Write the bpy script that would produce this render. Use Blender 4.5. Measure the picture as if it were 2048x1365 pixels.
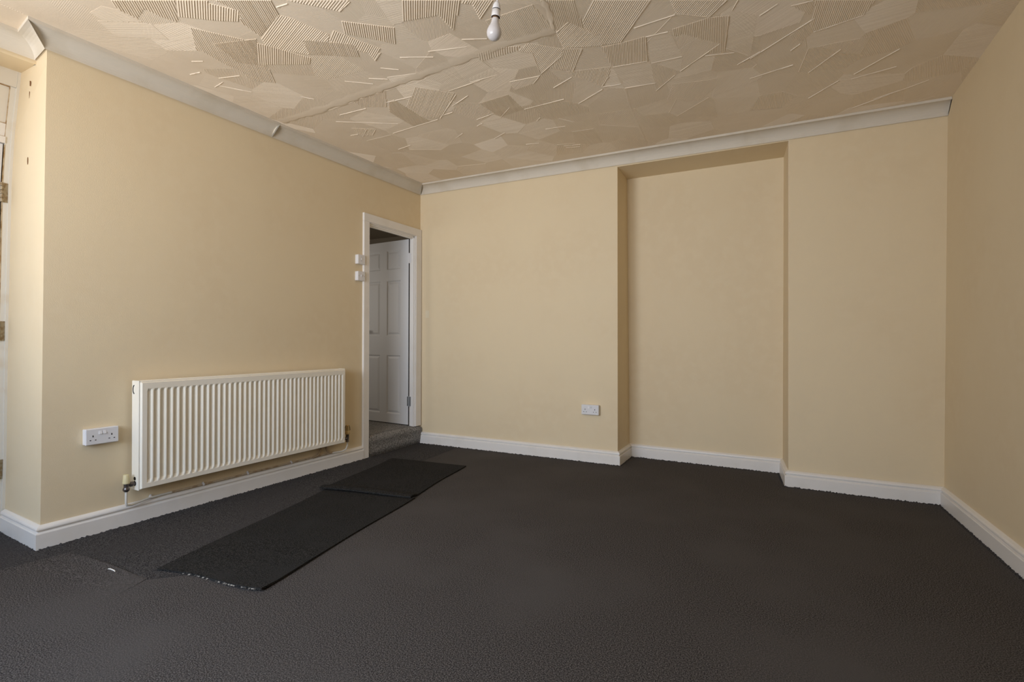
import bpy, math, random
from mathutils import Vector, Matrix, Euler

# ---------------------------------------------------------------- start clean
for o in list(bpy.data.objects):
    bpy.data.objects.remove(o, do_unlink=True)
scene = bpy.context.scene
COL = scene.collection

# ---------------------------------------------------------------- camera
cam_data = bpy.data.cameras.new('camera')
cam = bpy.data.objects.new('camera', cam_data)
COL.objects.link(cam)
cam_data.sensor_fit = 'HORIZONTAL'
cam_data.sensor_width = 36.0
cam_data.lens = 36.0 * 1035.7 / 2048.0
cam_data.clip_start = 0.02
YAW, PITCH, ROLL = -0.4773, 0.0009, 0.0039
fwd = Vector((math.sin(YAW) * math.cos(PITCH), math.cos(YAW) * math.cos(PITCH), math.sin(PITCH)))
rgt = Vector((math.cos(YAW), -math.sin(YAW), 0))
upv = rgt.cross(fwd)
r2 = math.cos(ROLL) * rgt + math.sin(ROLL) * upv
u2 = -math.sin(ROLL) * rgt + math.cos(ROLL) * upv
M = Matrix((r2, u2, -fwd)).transposed().to_4x4()
M.translation = Vector((3.0849, -4.0298, 0.9821))
cam.matrix_world = M
scene.camera = cam

# ---------------------------------------------------------------- world, daylight, exposure
world = bpy.data.worlds.new('overcast_sky')
scene.world = world
world.use_nodes = True
bg = world.node_tree.nodes['Background']
bg.inputs[0].default_value = (0.80, 0.88, 1.0, 1)
bg.inputs[1].default_value = 1.0
scene.view_settings.view_transform = 'Standard'
scene.view_settings.look = 'None'
scene.view_settings.gamma = 1.0
scene.view_settings.use_curve_mapping = False
scene.view_settings.exposure = 0.05


def area_light(name, loc, rot, sx, sy, power, color, spread=180):
    d = bpy.data.lights.new(name, 'AREA')
    d.shape = 'RECTANGLE'
    d.size, d.size_y = sx, sy
    d.energy = power
    d.color = color
    d.spread = math.radians(spread)
    o = bpy.data.objects.new(name, d)
    o.location = loc
    o.rotation_euler = rot
    COL.objects.link(o)
    return o


FRONT_Y = -5.20          # the wall with the window, behind the camera
WIN = (0.30, 2.50, 0.78, 2.12)   # window opening x0 x1 z0 z1
# daylight through the window: blue sky from above, the pale street opposite, and the sunlit ground throwing light up
area_light('daylight_sky_high', (1.50, FRONT_Y + .22, 1.45), (math.radians(68), 0, 0), 1.8, 1.25, 20, (.60, .85, 1.22), 125)
area_light('daylight_sky_near', (.80, FRONT_Y + .05, 1.45), (math.radians(90), 0, 0), 1.0, 1.25, 14, (.64, .87, 1.22))
area_light('daylight_ground', (.80, FRONT_Y + .25, 1.45), (math.radians(118), 0, 0), 1.0, 1.25, 20.5, (1.02, .965, .88), 110)
area_light('daylight_street', (2.0, FRONT_Y + .05, 1.45), (math.radians(90), 0, 0), 1.0, 1.25, 11.6, (1.05, .965, .83), 110)
area_light('hall_fill_light', (-1.3, -1.15, 1.45), (math.radians(90), 0, math.radians(-20)), .5, .8, 4.3, (1.0, 0.94, 0.85))  # unseen fill lamp added in the hall to brighten the inner door leaf

# ---------------------------------------------------------------- helpers
class MB:
    """collects vertices and faces in world coordinates"""
    def __init__(s):
        s.v, s.f, s.sm = [], [], []

    def add(s, verts, faces, smooth=False):
        n = len(s.v)
        s.v += [tuple(p) for p in verts]
        s.f += [tuple(i + n for i in f) for f in faces]
        s.sm += [smooth] * len(faces)
        return s

    def box(s, x0, x1, y0, y1, z0, z1, bev=0.0):
        if bev <= 0:
            v = [(x, y, z) for x in (x0, x1) for y in (y0, y1) for z in (z0, z1)]
            f = [(0, 1, 3, 2), (4, 6, 7, 5), (0, 4, 5, 1), (2, 3, 7, 6), (0, 2, 6, 4), (1, 5, 7, 3)]
            return s.add(v, f)
        b = bev
        v, idx = [], {}
        X, Y, Z = (x0, x1), (y0, y1), (z0, z1)
        for i in (0, 1):
            for j in (0, 1):
                for k in (0, 1):
                    sx, sy, sz = (1 - 2 * i) * b, (1 - 2 * j) * b, (1 - 2 * k) * b
                    c = (X[i], Y[j], Z[k])
                    idx[i, j, k, 0] = len(v); v.append((c[0], c[1] + sy, c[2] + sz))
                    idx[i, j, k, 1] = len(v); v.append((c[0] + sx, c[1], c[2] + sz))
                    idx[i, j, k, 2] = len(v); v.append((c[0] + sx, c[1] + sy, c[2]))
        f = []
        for i in (0, 1):
            f.append([idx[i, j, k, 0] for j, k in ((0, 0), (1, 0), (1, 1), (0, 1))])
            f.append([idx[j, i, k, 1] for j, k in ((0, 0), (1, 0), (1, 1), (0, 1))])
            f.append([idx[j, k, i, 2] for j, k in ((0, 0), (1, 0), (1, 1), (0, 1))])
        for a in (0, 1):
            for c in (0, 1):
                f.append([idx[a, c, 0, 0], idx[a, c, 1, 0], idx[a, c, 1, 1], idx[a, c, 0, 1]])
                f.append([idx[a, 0, c, 0], idx[a, 1, c, 0], idx[a, 1, c, 2], idx[a, 0, c, 2]])
                f.append([idx[0, a, c, 1], idx[1, a, c, 1], idx[1, a, c, 2], idx[0, a, c, 2]])
        for i in (0, 1):
            for j in (0, 1):
                for k in (0, 1):
                    f.append([idx[i, j, k, 0], idx[i, j, k, 1], idx[i, j, k, 2]])
        return s.add(v, f)

    def tube(s, pts, r, n=10, cap=True):
        pts = [Vector(p) for p in pts]
        rings = []
        ref = None
        for i, p in enumerate(pts):
            t = (pts[min(i + 1, len(pts) - 1)] - pts[max(i - 1, 0)]).normalized()
            if ref is None:
                ref = Vector((0, 0, 1)) if abs(t.z) < .9 else Vector((1, 0, 0))
            a = (ref - t * ref.dot(t)).normalized()
            ref = a
            b = t.cross(a)
            rr = r[i] if isinstance(r, (list, tuple)) else r
            rings.append([p + (a * math.cos(q) + b * math.sin(q)) * rr for q in [2 * math.pi * k / n for k in range(n)]])
        v = [q for ring in rings for q in ring]
        f = [(i * n + k, i * n + (k + 1) % n, (i + 1) * n + (k + 1) % n, (i + 1) * n + k)
             for i in range(len(pts) - 1) for k in range(n)]
        s.add(v, f, True)
        if cap:
            s.add(rings[0], [tuple(range(n))[::-1]])
            s.add(rings[-1], [tuple(range(n))])
        return s

    def lathe(s, prof, c, n=24, smooth=True):
        """prof = (radius, z) about a vertical axis through c"""
        v = [(c[0] + r * math.cos(a), c[1] + r * math.sin(a), c[2] + z)
             for r, z in prof for a in [2 * math.pi * k / n for k in range(n)]]
        f = [(i * n + k, i * n + (k + 1) % n, (i + 1) * n + (k + 1) % n, (i + 1) * n + k)
             for i in range(len(prof) - 1) for k in range(n)]
        return s.add(v, f, smooth)

    def quad(s, a, b, c, d):
        return s.add([a, b, c, d], [(0, 1, 2, 3)])


def sweep(mb, path, prof, prev=None, nxt=None, smooth=False, close=True):
    """runs a profile (out, dz) along a path on the wall; room lies to the right of the path; mitred corners"""
    P = [Vector(p) for p in path]
    ext = ([Vector(prev)] if prev else []) + P + ([Vector(nxt)] if nxt else [])
    off = 1 if prev else 0
    rings = []
    for i, p in enumerate(P):
        k = i + off
        din = (ext[k] - ext[k - 1]) if k > 0 else (ext[k + 1] - ext[k])
        dout = (ext[k + 1] - ext[k]) if k + 1 < len(ext) else din
        n1 = Vector((din.y, -din.x)).normalized()
        n2 = Vector((dout.y, -dout.x)).normalized()
        m = n1 + n2
        m = m / max(m.dot(n1), 1e-6) if m.length > 1e-6 else n1
        rings.append([(p.x + m.x * o, p.y + m.y * o, p.z + z) for o, z in prof])
    n = len(prof)
    v = [q for r in rings for q in r]
    f = [(i * n + k, i * n + k + 1, (i + 1) * n + k + 1, (i + 1) * n + k) for i in range(len(P) - 1) for k in range(n - 1)]
    mb.add(v, f, smooth)
    if close:
        mb.add(rings[0], [tuple(range(n))])
        mb.add(rings[-1], [tuple(range(n))[::-1]])
    return mb


def root_loc(o):
    while o.parent:
        o = o.parent
    return o.location


def build(name, mb, m, parent=None, loc=None, local=False):
    """one mesh object; vertices are given in world coordinates (local=True: already relative to the parent thing)"""
    me = bpy.data.meshes.new(name)
    base = Vector((0, 0, 0))
    if parent is not None:
        if not local:
            base = Vector(root_loc(parent))
    elif loc is not None:
        base = Vector(loc)
    me.from_pydata([(x - base.x, y - base.y, z - base.z) for x, y, z in mb.v], [], mb.f)
    me.polygons.foreach_set('use_smooth', mb.sm)
    me.materials.append(m)
    me.update()
    o = bpy.data.objects.new(name, me)
    COL.objects.link(o)
    if parent is not None:
        o.parent = parent
    elif loc is not None:
        o.location = loc
    return o


def tag(o, label=None, cat=None, group=None, kind=None):
    if label: o['label'] = label
    if cat: o['category'] = cat
    if group: o['group'] = group
    if kind: o['kind'] = kind
    return o


def empty(name, loc, rz=0.0, rot=None):
    o = bpy.data.objects.new(name, None)
    o.empty_display_size = .05
    o.location = loc
    o.rotation_euler = rot if rot else (0, 0, rz)
    COL.objects.link(o)
    return o


# ---------------------------------------------------------------- materials
def mat(name, col, rough=.6, spec=.3, bump=None, var=None, metal=0.0, coat=0.0):
    """bump = (scale, strength, distance); var = list of (scale, other colour, lo, hi) noise mixes"""
    m = bpy.data.materials.new(name)
    m.use_nodes = True
    nt = m.node_tree
    N, L = nt.nodes, nt.links
    b = N['Principled BSDF']
    b.inputs['Roughness'].default_value = rough
    b.inputs['Specular IOR Level'].default_value = spec
    b.inputs['Metallic'].default_value = metal
    b.inputs['Coat Weight'].default_value = coat
    tc = N.new('ShaderNodeTexCoord')
    geo = N.new('ShaderNodeNewGeometry')
    pos = geo.outputs['Position']
    last = None
    for sc, c2, lo, hi in (var or []):
        nz = N.new('ShaderNodeTexNoise')
        nz.inputs['Scale'].default_value = sc
        nz.inputs['Detail'].default_value = 4
        L.new(pos, nz.inputs['Vector'])
        mr = N.new('ShaderNodeMapRange')
        mr.inputs['From Min'].default_value = lo
        mr.inputs['From Max'].default_value = hi
        L.new(nz.outputs['Fac'], mr.inputs['Value'])
        mx = N.new('ShaderNodeMix')
        mx.data_type = 'RGBA'
        L.new(mr.outputs['Result'], mx.inputs['Factor'])
        if last is None:
            mx.inputs['A'].default_value = (*col, 1)
        else:
            L.new(last, mx.inputs['A'])
        mx.inputs['B'].default_value = (*c2, 1)
        last = mx.outputs['Result']
    if last is None:
        b.inputs['Base Color'].default_value = (*col, 1)
    else:
        L.new(last, b.inputs['Base Color'])
    if bump:
        prev = None
        for sc, st, di in (bump if isinstance(bump, list) else [bump]):
            nz = N.new('ShaderNodeTexNoise')
            nz.inputs['Scale'].default_value = sc
            nz.inputs['Detail'].default_value = 3
            L.new(pos, nz.inputs['Vector'])
            bp_ = N.new('ShaderNodeBump')
            bp_.inputs['Strength'].default_value = st
            bp_.inputs['Distance'].default_value = di
            L.new(nz.outputs['Fac'], bp_.inputs['Height'])
            if prev: L.new(prev, bp_.inputs['Normal'])
            prev = bp_.outputs['Normal']
        L.new(prev, b.inputs['Normal'])
    return m


M_WALL = mat('magnolia_paint', (.82, .675, .455), .62, .22, [(260, .35, .0012), (3.0, .25, .006)],
             [(1.6, (.80, .65, .435), .42, .62), (14, (.815, .67, .455), .45, .65)])
M_CEIL = mat('combed_plaster_paint', (.90, .765, .605), .75, .15, (120, .25, .001),
             [(2.2, (.855, .715, .55), .42, .62), (9, (.89, .75, .585), .5, .68)])
M_COVE = mat('cove_paint', (.72, .65, .55), .7, .2, (90, .15, .001), [(5, (.66, .585, .475), .5, .7)])
M_GLOSS = mat('white_gloss_paint', (.87, .825, .775), .35, .4, (60, .12, .0012), [(7, (.84, .79, .73), .5, .7)])
M_DOOR = mat('white_door_paint', (.78, .77, .77), .45, .35, (180, .12, .0008))
M_FRAME = mat('old_cream_gloss', (.80, .75, .66), .4, .35, (40, .2, .0015),
              [(6, (.72, .62, .48), .55, .75)])
M_GRIME = mat('brown_grime', (.38, .23, .10), .8, .1, None, [(30, (.6, .47, .3), .4, .6)])
M_CHIP = mat('bare_plaster_chip', (.22, .12, .06), .9, .1)
M_CARPET = mat('charcoal_carpet', (.026, .0235, .0225), .97, .03, [(260, .45, .004)],
               [(240, (.245, .222, .211), .40, .76), (700, (.050, .046, .044), .45, .80), (1.7, (.095, .087, .083), .45, .75)])
M_CARPET2 = mat('darker_carpet_strip', (.020, .019, .0195), .97, .03, [(260, .45, .004)],
                [(240, (.190, .178, .174), .40, .76), (700, (.034, .033, .033), .45, .80), (2.2, (.060, .056, .056), .45, .75)])
M_RUNNER = mat('black_runner_carpet', (.011, .0106, .0102), .97, .03, [(260, .45, .004)],
               [(240, (.088, .084, .079), .40, .76), (700, (.020, .0195, .019), .45, .80), (5, (.034, .033, .032), .50, .75)])
M_BACKING = mat('pale_carpet_backing', (.30, .28, .25), .9, .1, (300, .6, .003), [(90, (.06, .055, .05), .45, .56)])
M_STEP = mat('grey_fleck_carpet', (.20, .19, .18), .96, .05, [(200, .8, .008), (60, .4, .006)],
             [(190, (.62, .59, .56), .44, .70), (90, (.15, .14, .13), .50, .64)])
M_RAD = mat('radiator_enamel', (.93, .87, .755), .35, .4, None, [(4, (.91, .84, .71), .45, .65)])
M_PLASTIC = mat('white_plastic', (.80, .78, .78), .3, .45)
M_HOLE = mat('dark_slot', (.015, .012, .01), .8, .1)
M_CREAMCAP = mat('cream_valve_plastic', (.72, .62, .36), .45, .4)
M_TANCAP = mat('aged_valve_plastic', (.66, .46, .20), .45, .4)
M_BRASS = mat('dull_valve_metal', (.16, .14, .13), .35, .5, None, None, .8)
M_BRASS2 = mat('brass_hinge', (.42, .36, .26), .4, .5, None, [(60, (.3, .22, .13), .45, .6)], .7)
M_STEEL = mat('grey_hinge_steel', (.40, .41, .42), .4, .5, None, None, .7)
M_COPPER = mat('bulb_cap_metal', (.50, .33, .22), .35, .5, None, None, .8)
M_PIPE = mat('painted_pipe', (.80, .76, .68), .4, .4)
M_PIPE3 = mat('grimy_painted_pipe', (.58, .47, .33), .5, .3, None, [(25, (.42, .29, .17), .45, .65)])
M_PIPE2 = mat('discoloured_pipe', (.50, .36, .22), .5, .3)
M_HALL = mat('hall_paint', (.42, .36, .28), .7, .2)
M_BULB = mat('opal_bulb_glass', (.66, .625, .62), .22, .5)
M_BULB.node_tree.nodes['Principled BSDF'].inputs['Subsurface Weight'].default_value = .3
M_BULB.node_tree.nodes['Principled BSDF'].inputs['Subsurface Radius'].default_value = (.02, .02, .02)
M_SCRAP = mat('white_thread', (.85, .82, .76), .8, .1)
M_GLASS = bpy.data.materials.new('window_glass')
M_GLASS.use_nodes = True
M_GLASS.node_tree.nodes['Principled BSDF'].inputs['Transmission Weight'].default_value = 1.0
M_GLASS.node_tree.nodes['Principled BSDF'].inputs['Roughness'].default_value = 0.0


# ================================================================ THE ROOM SHELL
def zc(x, y):                       # the old ceiling is not quite level
    return 2.472 - .00475 * x + .0129 * y - .0049 * x * y


LEFT_TOP_Y, LEFT_BOT_Y = -2.867, -2.885
DOOR_Y0, DOOR_Y1, DOOR_Z = -.728, -.085, 1.985
REC_END = -3.86                     # far jamb of the front-door recess
FRAME_X = -.47

# floor
mb = MB()
mb.add([(-.6, FRONT_Y, 0), (4.3, FRONT_Y, 0), (4.3, .45, 0), (-.6, .45, 0)], [(0, 1, 2, 3)])
floor = tag(build('floor', mb, M_CARPET), kind='structure')

# ceiling
mb = MB()
nx, ny = 12, 14
vs = [(-.3 + 4.5 * i / nx, FRONT_Y + (.05 - FRONT_Y) * j / ny) for j in range(ny + 1) for i in range(nx + 1)]
mb.add([(x, y, zc(x, y)) for x, y in vs], [(j * (nx + 1) + i, j * (nx + 1) + i + 1, (j + 1) * (nx + 1) + i + 1, (j + 1) * (nx + 1) + i)
                                         for j in range(ny) for i in range(nx)])
ceiling = tag(build('ceiling', mb, M_CEIL), kind='structure')


def strip(mb, bot, top, z0=0.0, ztop=None, n=1):
    """wall surface between a floor polyline and a ceiling polyline"""
    for a in range(len(bot) - 1):
        (x0, y0), (x1, y1) = bot[a], bot[a + 1]
        (X0, Y0), (X1, Y1) = top[a], top[a + 1]
        za = ztop[a] if ztop else zc(X0, Y0) + .01
        zb = ztop[a + 1] if ztop else zc(X1, Y1) + .01
        mb.quad((x0, y0, z0), (x1, y1, z0), (X1, Y1, zb), (X0, Y0, za))


# left wall: reveal of the front-door recess, main face, doorway
mb = MB()
rb = [(-.47, -2.857), (-.47, -2.85), (-.47, -2.845), (-.47, -2.835), (-.47, -2.824), (-.47, -2.805), (-.47, -2.797)]
rz = [0, .365, 1.07, 1.78, 2.04, 2.29, 2.40]
fy = [-2.885, -2.882, -2.878, -2.8735, -2.8715, -2.868, LEFT_TOP_Y]
for a in range(len(rz) - 1):
    mb.quad((rb[a][0], rb[a][1], rz[a]), (0, fy[a], rz[a]), (0, fy[a + 1], rz[a + 1]), (rb[a + 1][0], rb[a + 1][1], rz[a + 1]))
    mb.quad((0, fy[a], rz[a]), (0, DOOR_Y0, rz[a]), (0, DOOR_Y0, rz[a + 1]), (0, fy[a + 1], rz[a + 1]))
mb.quad((-.47, -2.797, 2.40), (0, LEFT_TOP_Y, 2.40), (0, LEFT_TOP_Y, 2.48), (-.47, -2.79, 2.48))
mb.quad((0, LEFT_TOP_Y, 2.40), (0, DOOR_Y0, 2.40), (0, DOOR_Y0, 2.49), (0, LEFT_TOP_Y, 2.49))
mb.quad((0, DOOR_Y0, DOOR_Z), (0, DOOR_Y1, DOOR_Z), (0, DOOR_Y1, 2.49), (0, DOOR_Y0, 2.49))
mb.quad((0, DOOR_Y1, 0), (0, .03, 0), (0, .0, 2.49), (0, DOOR_Y1, 2.49))
# lintel over the recess: face, sloping soffit; far jamb; wall up to the front
mb.quad((-.17, REC_END, 2.318), (-.17, -2.835, 2.336), (-.17, -2.835, 2.48), (-.17, REC_END, 2.48))
mb.quad((-.17, REC_END, 2.318), (-.17, -2.85, 2.336), (-.47, -2.79, 2.388), (-.47, REC_END, 2.37))
mb.quad((-.47, REC_END, 0), (0, REC_END, 0), (0, REC_END, 2.5), (-.47, REC_END, 2.5))
mb.quad((0, REC_END, 0), (0, FRONT_Y, 0), (0, FRONT_Y, 2.5), (0, REC_END, 2.5))
wall_left = tag(build('wall_left', mb, M_WALL), kind='structure')
for (x, z, w, h) in [(-.243, 2.262, .0013, .026), (-.250, 2.205, .0014, .036), (-.252, 2.135, .004, .010), (-.226, 1.868, .0036, .036)]:
    yy = -2.867 + (-x / .47) * .052 if z > 2.1 else -2.873 + (-x / .47) * .040
    m2 = MB()
    pts = [(x - w, z - h * .1), (x - w * .2, z - h * .5), (x + w * .8, z - h * .25), (x + w, z + h * .2), (x, z + h * .5), (x - w * .8, z + h * .3)]
    m2.add([(a, yy - .0035, b) for a, b in pts] + [(a, yy + .002, b) for a, b in pts],
           [tuple(range(6))] + [(i, (i + 1) % 6, 6 + (i + 1) % 6, 6 + i) for i in range(6)])
    build('paint_chip', m2, M_CHIP, wall_left)

# back wall with the shallow recess (old opening) in it
mb = MB()
NLB, NRB = (1.9415, .0215), (3.139, -.021)
NLT, NRT = (1.9365, 0), (3.134, 0)
strip(mb, [(0, .010), (.415, .012), (1.365, .0215), NLB], [(0, 0), (.415, 0), (1.365, 0), NLT])
strip(mb, [NRB, (3.70, -.037), (3.973, -.032), (4.2, -.03)], [NRT, (3.7, 0), (3.993, 0), (4.2, 0)])
zsl, zsr = 2.3714, 2.3686
NBL, NBR, NTL, NTR = (1.940, .394), (3.1068, .363), (1.9308, .315), (3.1067, .318)
strip(mb, [NLB, NBL, NBR, NRB], [NLT, NTL, NTR, NRT], 0, [zsl, 2.361, 2.362, zsr])
mb.quad((*NLT, zsl), (*NRT, zsr), (*NTR, 2.362), (*NTL, 2.361))
mb.quad((*NLT, zsl), (*NRT, zsr), (*NRT, 2.50), (*NLT, 2.50))
wall_back = tag(build('wall_back', mb, M_WALL), kind='structure')

# right wall
mb = MB()
RB = [(3.973, -.032), (4.0113, -1.1317), (4.05, -2.3), (4.14, FRONT_Y)]
RT = [(3.993, 0), (4.001, -1.05), (4.02, -2.3), (4.05, FRONT_Y)]
strip(mb, [(3.972, .03)] + RB, [(3.9925, .03)] + RT)
wall_right = tag(build('wall_right', mb, M_WALL), kind='structure')

# front wall with its window, behind the camera
mb = MB()
x0, x1, z0, z1 = WIN
for a, b, c, d in ((-.1, x0, 0, 2.55), (x1, 4.2, 0, 2.55), (x0, x1, 0, z0), (x0, x1, z1, 2.55)):
    mb.box(a, b, FRONT_Y - .12, FRONT_Y, c, d)
wall_front = tag(build('wall_front', mb, M_WALL), kind='structure')
win = tag(empty('window_1', ((x0 + x1) / 2, FRONT_Y - .06, z0)), kind='structure')
mb = MB()
xm = (x0 + x1) / 2
for a, b, c, d in ((x0, x0 + .06, z0, z1), (x1 - .06, x1, z0, z1), (xm - .03, xm + .03, z0, z1), (x0, x1, z0, z0 + .06), (x0, x1, z1 - .06, z1)):
    mb.box(a, b, FRONT_Y - .09, FRONT_Y - .04, c, d)
build('window_frame', mb, M_GLOSS, win)
for a, b in ((x0 + .06, xm - .03), (xm + .03, x1 - .06)):
    build('pane', MB().box(a, b, FRONT_Y - .07, FRONT_Y - .064, z0 + .06, z1 - .06), M_GLASS, win)
build('window_sill', MB().box(x0 - .05, x1 + .05, FRONT_Y - .09, FRONT_Y + .09, z0 - .03, z0, .006), M_GLOSS, win)

# ---------------------------------------------------------------- ceiling relief: combed plaster strokes
STROKES=[([(0.533,-2.852),(0.772,-2.724),(0.627,-2.627),(0.601,-2.691),(0.598,-2.753),(0.493,-2.73),(0.496,-2.772),(0.488,-2.803)],2.383,10,3),
([(0.776,-2.722),(0.894,-2.66),(0.88,-2.645),(0.949,-2.552),(0.877,-2.5),(0.798,-2.549),(0.709,-2.621),(0.667,-2.652)],2.567,10,3),
([(0.924,-2.644),(1.137,-2.531),(1.077,-2.446),(0.86,-2.377),(0.879,-2.493),(0.945,-2.548)],2.147,9,3),
([(1.082,-2.446),(1.111,-2.404),(1.164,-2.232),(1.114,-2.194),(1.014,-2.257),(0.942,-2.152),(0.872,-2.223),(0.819,-2.317),(0.85,-2.365)],2.783,9,2.4),
([(0.635,-2.575),(0.767,-2.395),(0.637,-2.227),(0.659,-2.187),(0.536,-2.036),(0.431,-2.121),(0.483,-2.211),(0.471,-2.288),(0.489,-2.435),(0.466,-2.447)],2.284,9,2.2),
([(0.606,-2.443),(0.824,-2.372),(0.62,-2.214),(0.545,-2.276)],2.166,7,2.6),
([(0.795,-2.345),(0.813,-2.321),(0.921,-2.128),(0.869,-2.088),(0.622,-2.212)],2.469,10,2.8),
([(1.016,-2.259),(1.158,-2.159),(1.198,-2.124),(1.207,-2.104),(1.15,-2.021),(1.029,-2.101),(0.941,-2.153)],2.138,9,2.6),
([(1.207,-2.25),(1.229,-2.202),(1.247,-2.146),(1.301,-2.025),(1.199,-1.952),(1.216,-2.026),(1.185,-2.066),(1.207,-2.104),(1.198,-2.124),(1.115,-2.182),(1.154,-2.219)],2.584,10,2.6),
([(1.292,-2.284),(1.476,-2.13),(1.393,-2.021),(1.337,-2.094),(1.241,-2.196),(1.233,-2.207)],2.224,10,3),
([(1.636,-2.268),(1.857,-2.152),(1.835,-2.13),(1.709,-1.973),(1.713,-2.112),(1.544,-2.15)],2.232,10,3),
([(1.862,-2.149),(1.983,-2.086),(1.865,-2.002),(1.888,-2.108),(1.848,-2.134)],2.494,10,3),
([(1.193,-2.501),(1.435,-2.373),(1.338,-2.338),(1.314,-2.37),(1.23,-2.459)],2.764,11,2.6),
([(1.533,-2.322),(1.634,-2.269),(1.539,-2.144),(1.483,-2.149)],0.264,7,0.96),
([(1.881,-1.979),(2.119,-1.982),(2.123,-1.935),(2.133,-1.785),(2.017,-1.781),(1.89,-1.791),(1.87,-1.928)],1.679,8,1.44),
([(2.162,-1.993),(2.291,-1.926),(2.261,-1.718),(2.218,-1.797),(2.137,-1.75),(2.165,-1.895)],1.765,8,2),
([(2.217,-1.795),(2.325,-1.58),(2.294,-1.539),(2.116,-1.602),(2.132,-1.739)],2.464,9,2.2),
([(2.362,-1.889),(2.584,-1.774),(2.383,-1.526),(2.333,-1.532),(2.297,-1.551),(2.266,-1.723),(2.272,-1.763)],2.237,9,2.6),
([(1.976,-1.727),(2.109,-1.603),(2.087,-1.548),(1.908,-1.427),(1.958,-1.639),(1.895,-1.687)],2.414,9,2.2),
([(2.109,-1.603),(2.196,-1.557),(2.075,-1.371),(1.98,-1.461),(2.087,-1.548)],2.114,9,2.4),
([(1.697,-1.761),(1.812,-1.767),(1.93,-1.722),(1.898,-1.693),(1.689,-1.692)],2.01,12,2.5),
([(1.715,-1.434),(1.893,-1.413),(1.83,-1.349),(1.703,-1.328)],2.452,8,2),
([(2.29,-1.527),(2.379,-1.516),(2.502,-1.518),(2.464,-1.292),(2.286,-1.32),(2.279,-1.341)],1.8,8,2.4),
([(2.043,-1.385),(2.277,-1.325),(2.232,-1.231),(2.167,-1.137),(2.062,-1.336)],2.078,8,2),
([(2.659,-1.735),(2.876,-1.624),(2.796,-1.538),(2.668,-1.627)],2.253,9,2.4),
([(2.631,-1.517),(2.794,-1.531),(2.876,-1.505),(2.831,-1.205),(2.74,-1.224),(2.817,-1.291),(2.664,-1.46),(2.629,-1.451)],1.658,8,2.4),
([(2.633,-1.439),(2.664,-1.46),(2.818,-1.293),(2.599,-1.109),(2.63,-1.253)],2.088,7,1.12),
([(3.219,-1.448),(3.446,-1.332),(3.42,-1.239),(3.227,-1.191),(3.205,-1.267)],1.678,8,2.2),
([(3.216,-1.314),(3.122,-1.204),(3.174,-1.131),(3.222,-1.193)],1.292,7,1.28),
([(3.256,-1.042),(3.472,-1.026),(3.447,-0.865),(3.349,-0.93)],1.728,7,1.28),
([(0.757,-1.663),(1.03,-1.678),(0.885,-1.505),(0.743,-1.58)],2.305,8,2),
([(1.204,-1.628),(1.366,-1.461),(1.084,-1.219),(0.994,-1.265),(1.003,-1.457)],2.396,8,2.2),
([(1.245,-1.663),(1.439,-1.713),(1.683,-1.747),(1.711,-1.529),(1.337,-1.497)],-0.194,8,1.04),
([(0.937,-1.546),(0.992,-1.562),(0.994,-1.265),(1.008,-1.207),(0.848,-1.195),(0.852,-1.439)],1.959,7,2.6),
([(0.449,-1.364),(0.587,-1.276),(0.486,-1.194),(0.419,-1.219)],2.497,8,2),
([(1.425,-1.279),(1.64,-1.298),(1.636,-1.082),(1.45,-1.053)],1.789,7,2.6),
([(0.354,-2.851),(0.453,-2.851),(0.486,-2.804),(0.487,-2.702),(0.338,-2.788)],0.963,10,1.28),
([(0.318,-2.805),(0.507,-2.678),(0.445,-2.567),(0.251,-2.699)],0.499,8,0.96),
([(2.513,-1.511),(2.617,-1.502),(2.632,-1.258),(2.475,-1.263)],0.105,7,0.8),
([(2.285,-1.315),(2.475,-1.285),(2.452,-1.043),(2.28,-1.066)],0.165,7,0.72),
([(2.475,-1.263),(2.517,-1.213),(2.599,-1.103),(2.435,-0.946),(2.455,-1.134)],1.594,7,1.12),
([(2.535,-0.981),(2.719,-0.939),(2.848,-0.935),(2.747,-0.829),(2.648,-0.704),(2.472,-0.793)],1.985,7,1.2),
([(2.892,-1.54),(2.991,-1.446),(2.943,-1.084),(2.841,-1.233)],-0.121,7,0.8),
([(3.124,-1.455),(3.216,-1.442),(3.201,-1.342)],1.288,7,1.28)]
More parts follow.
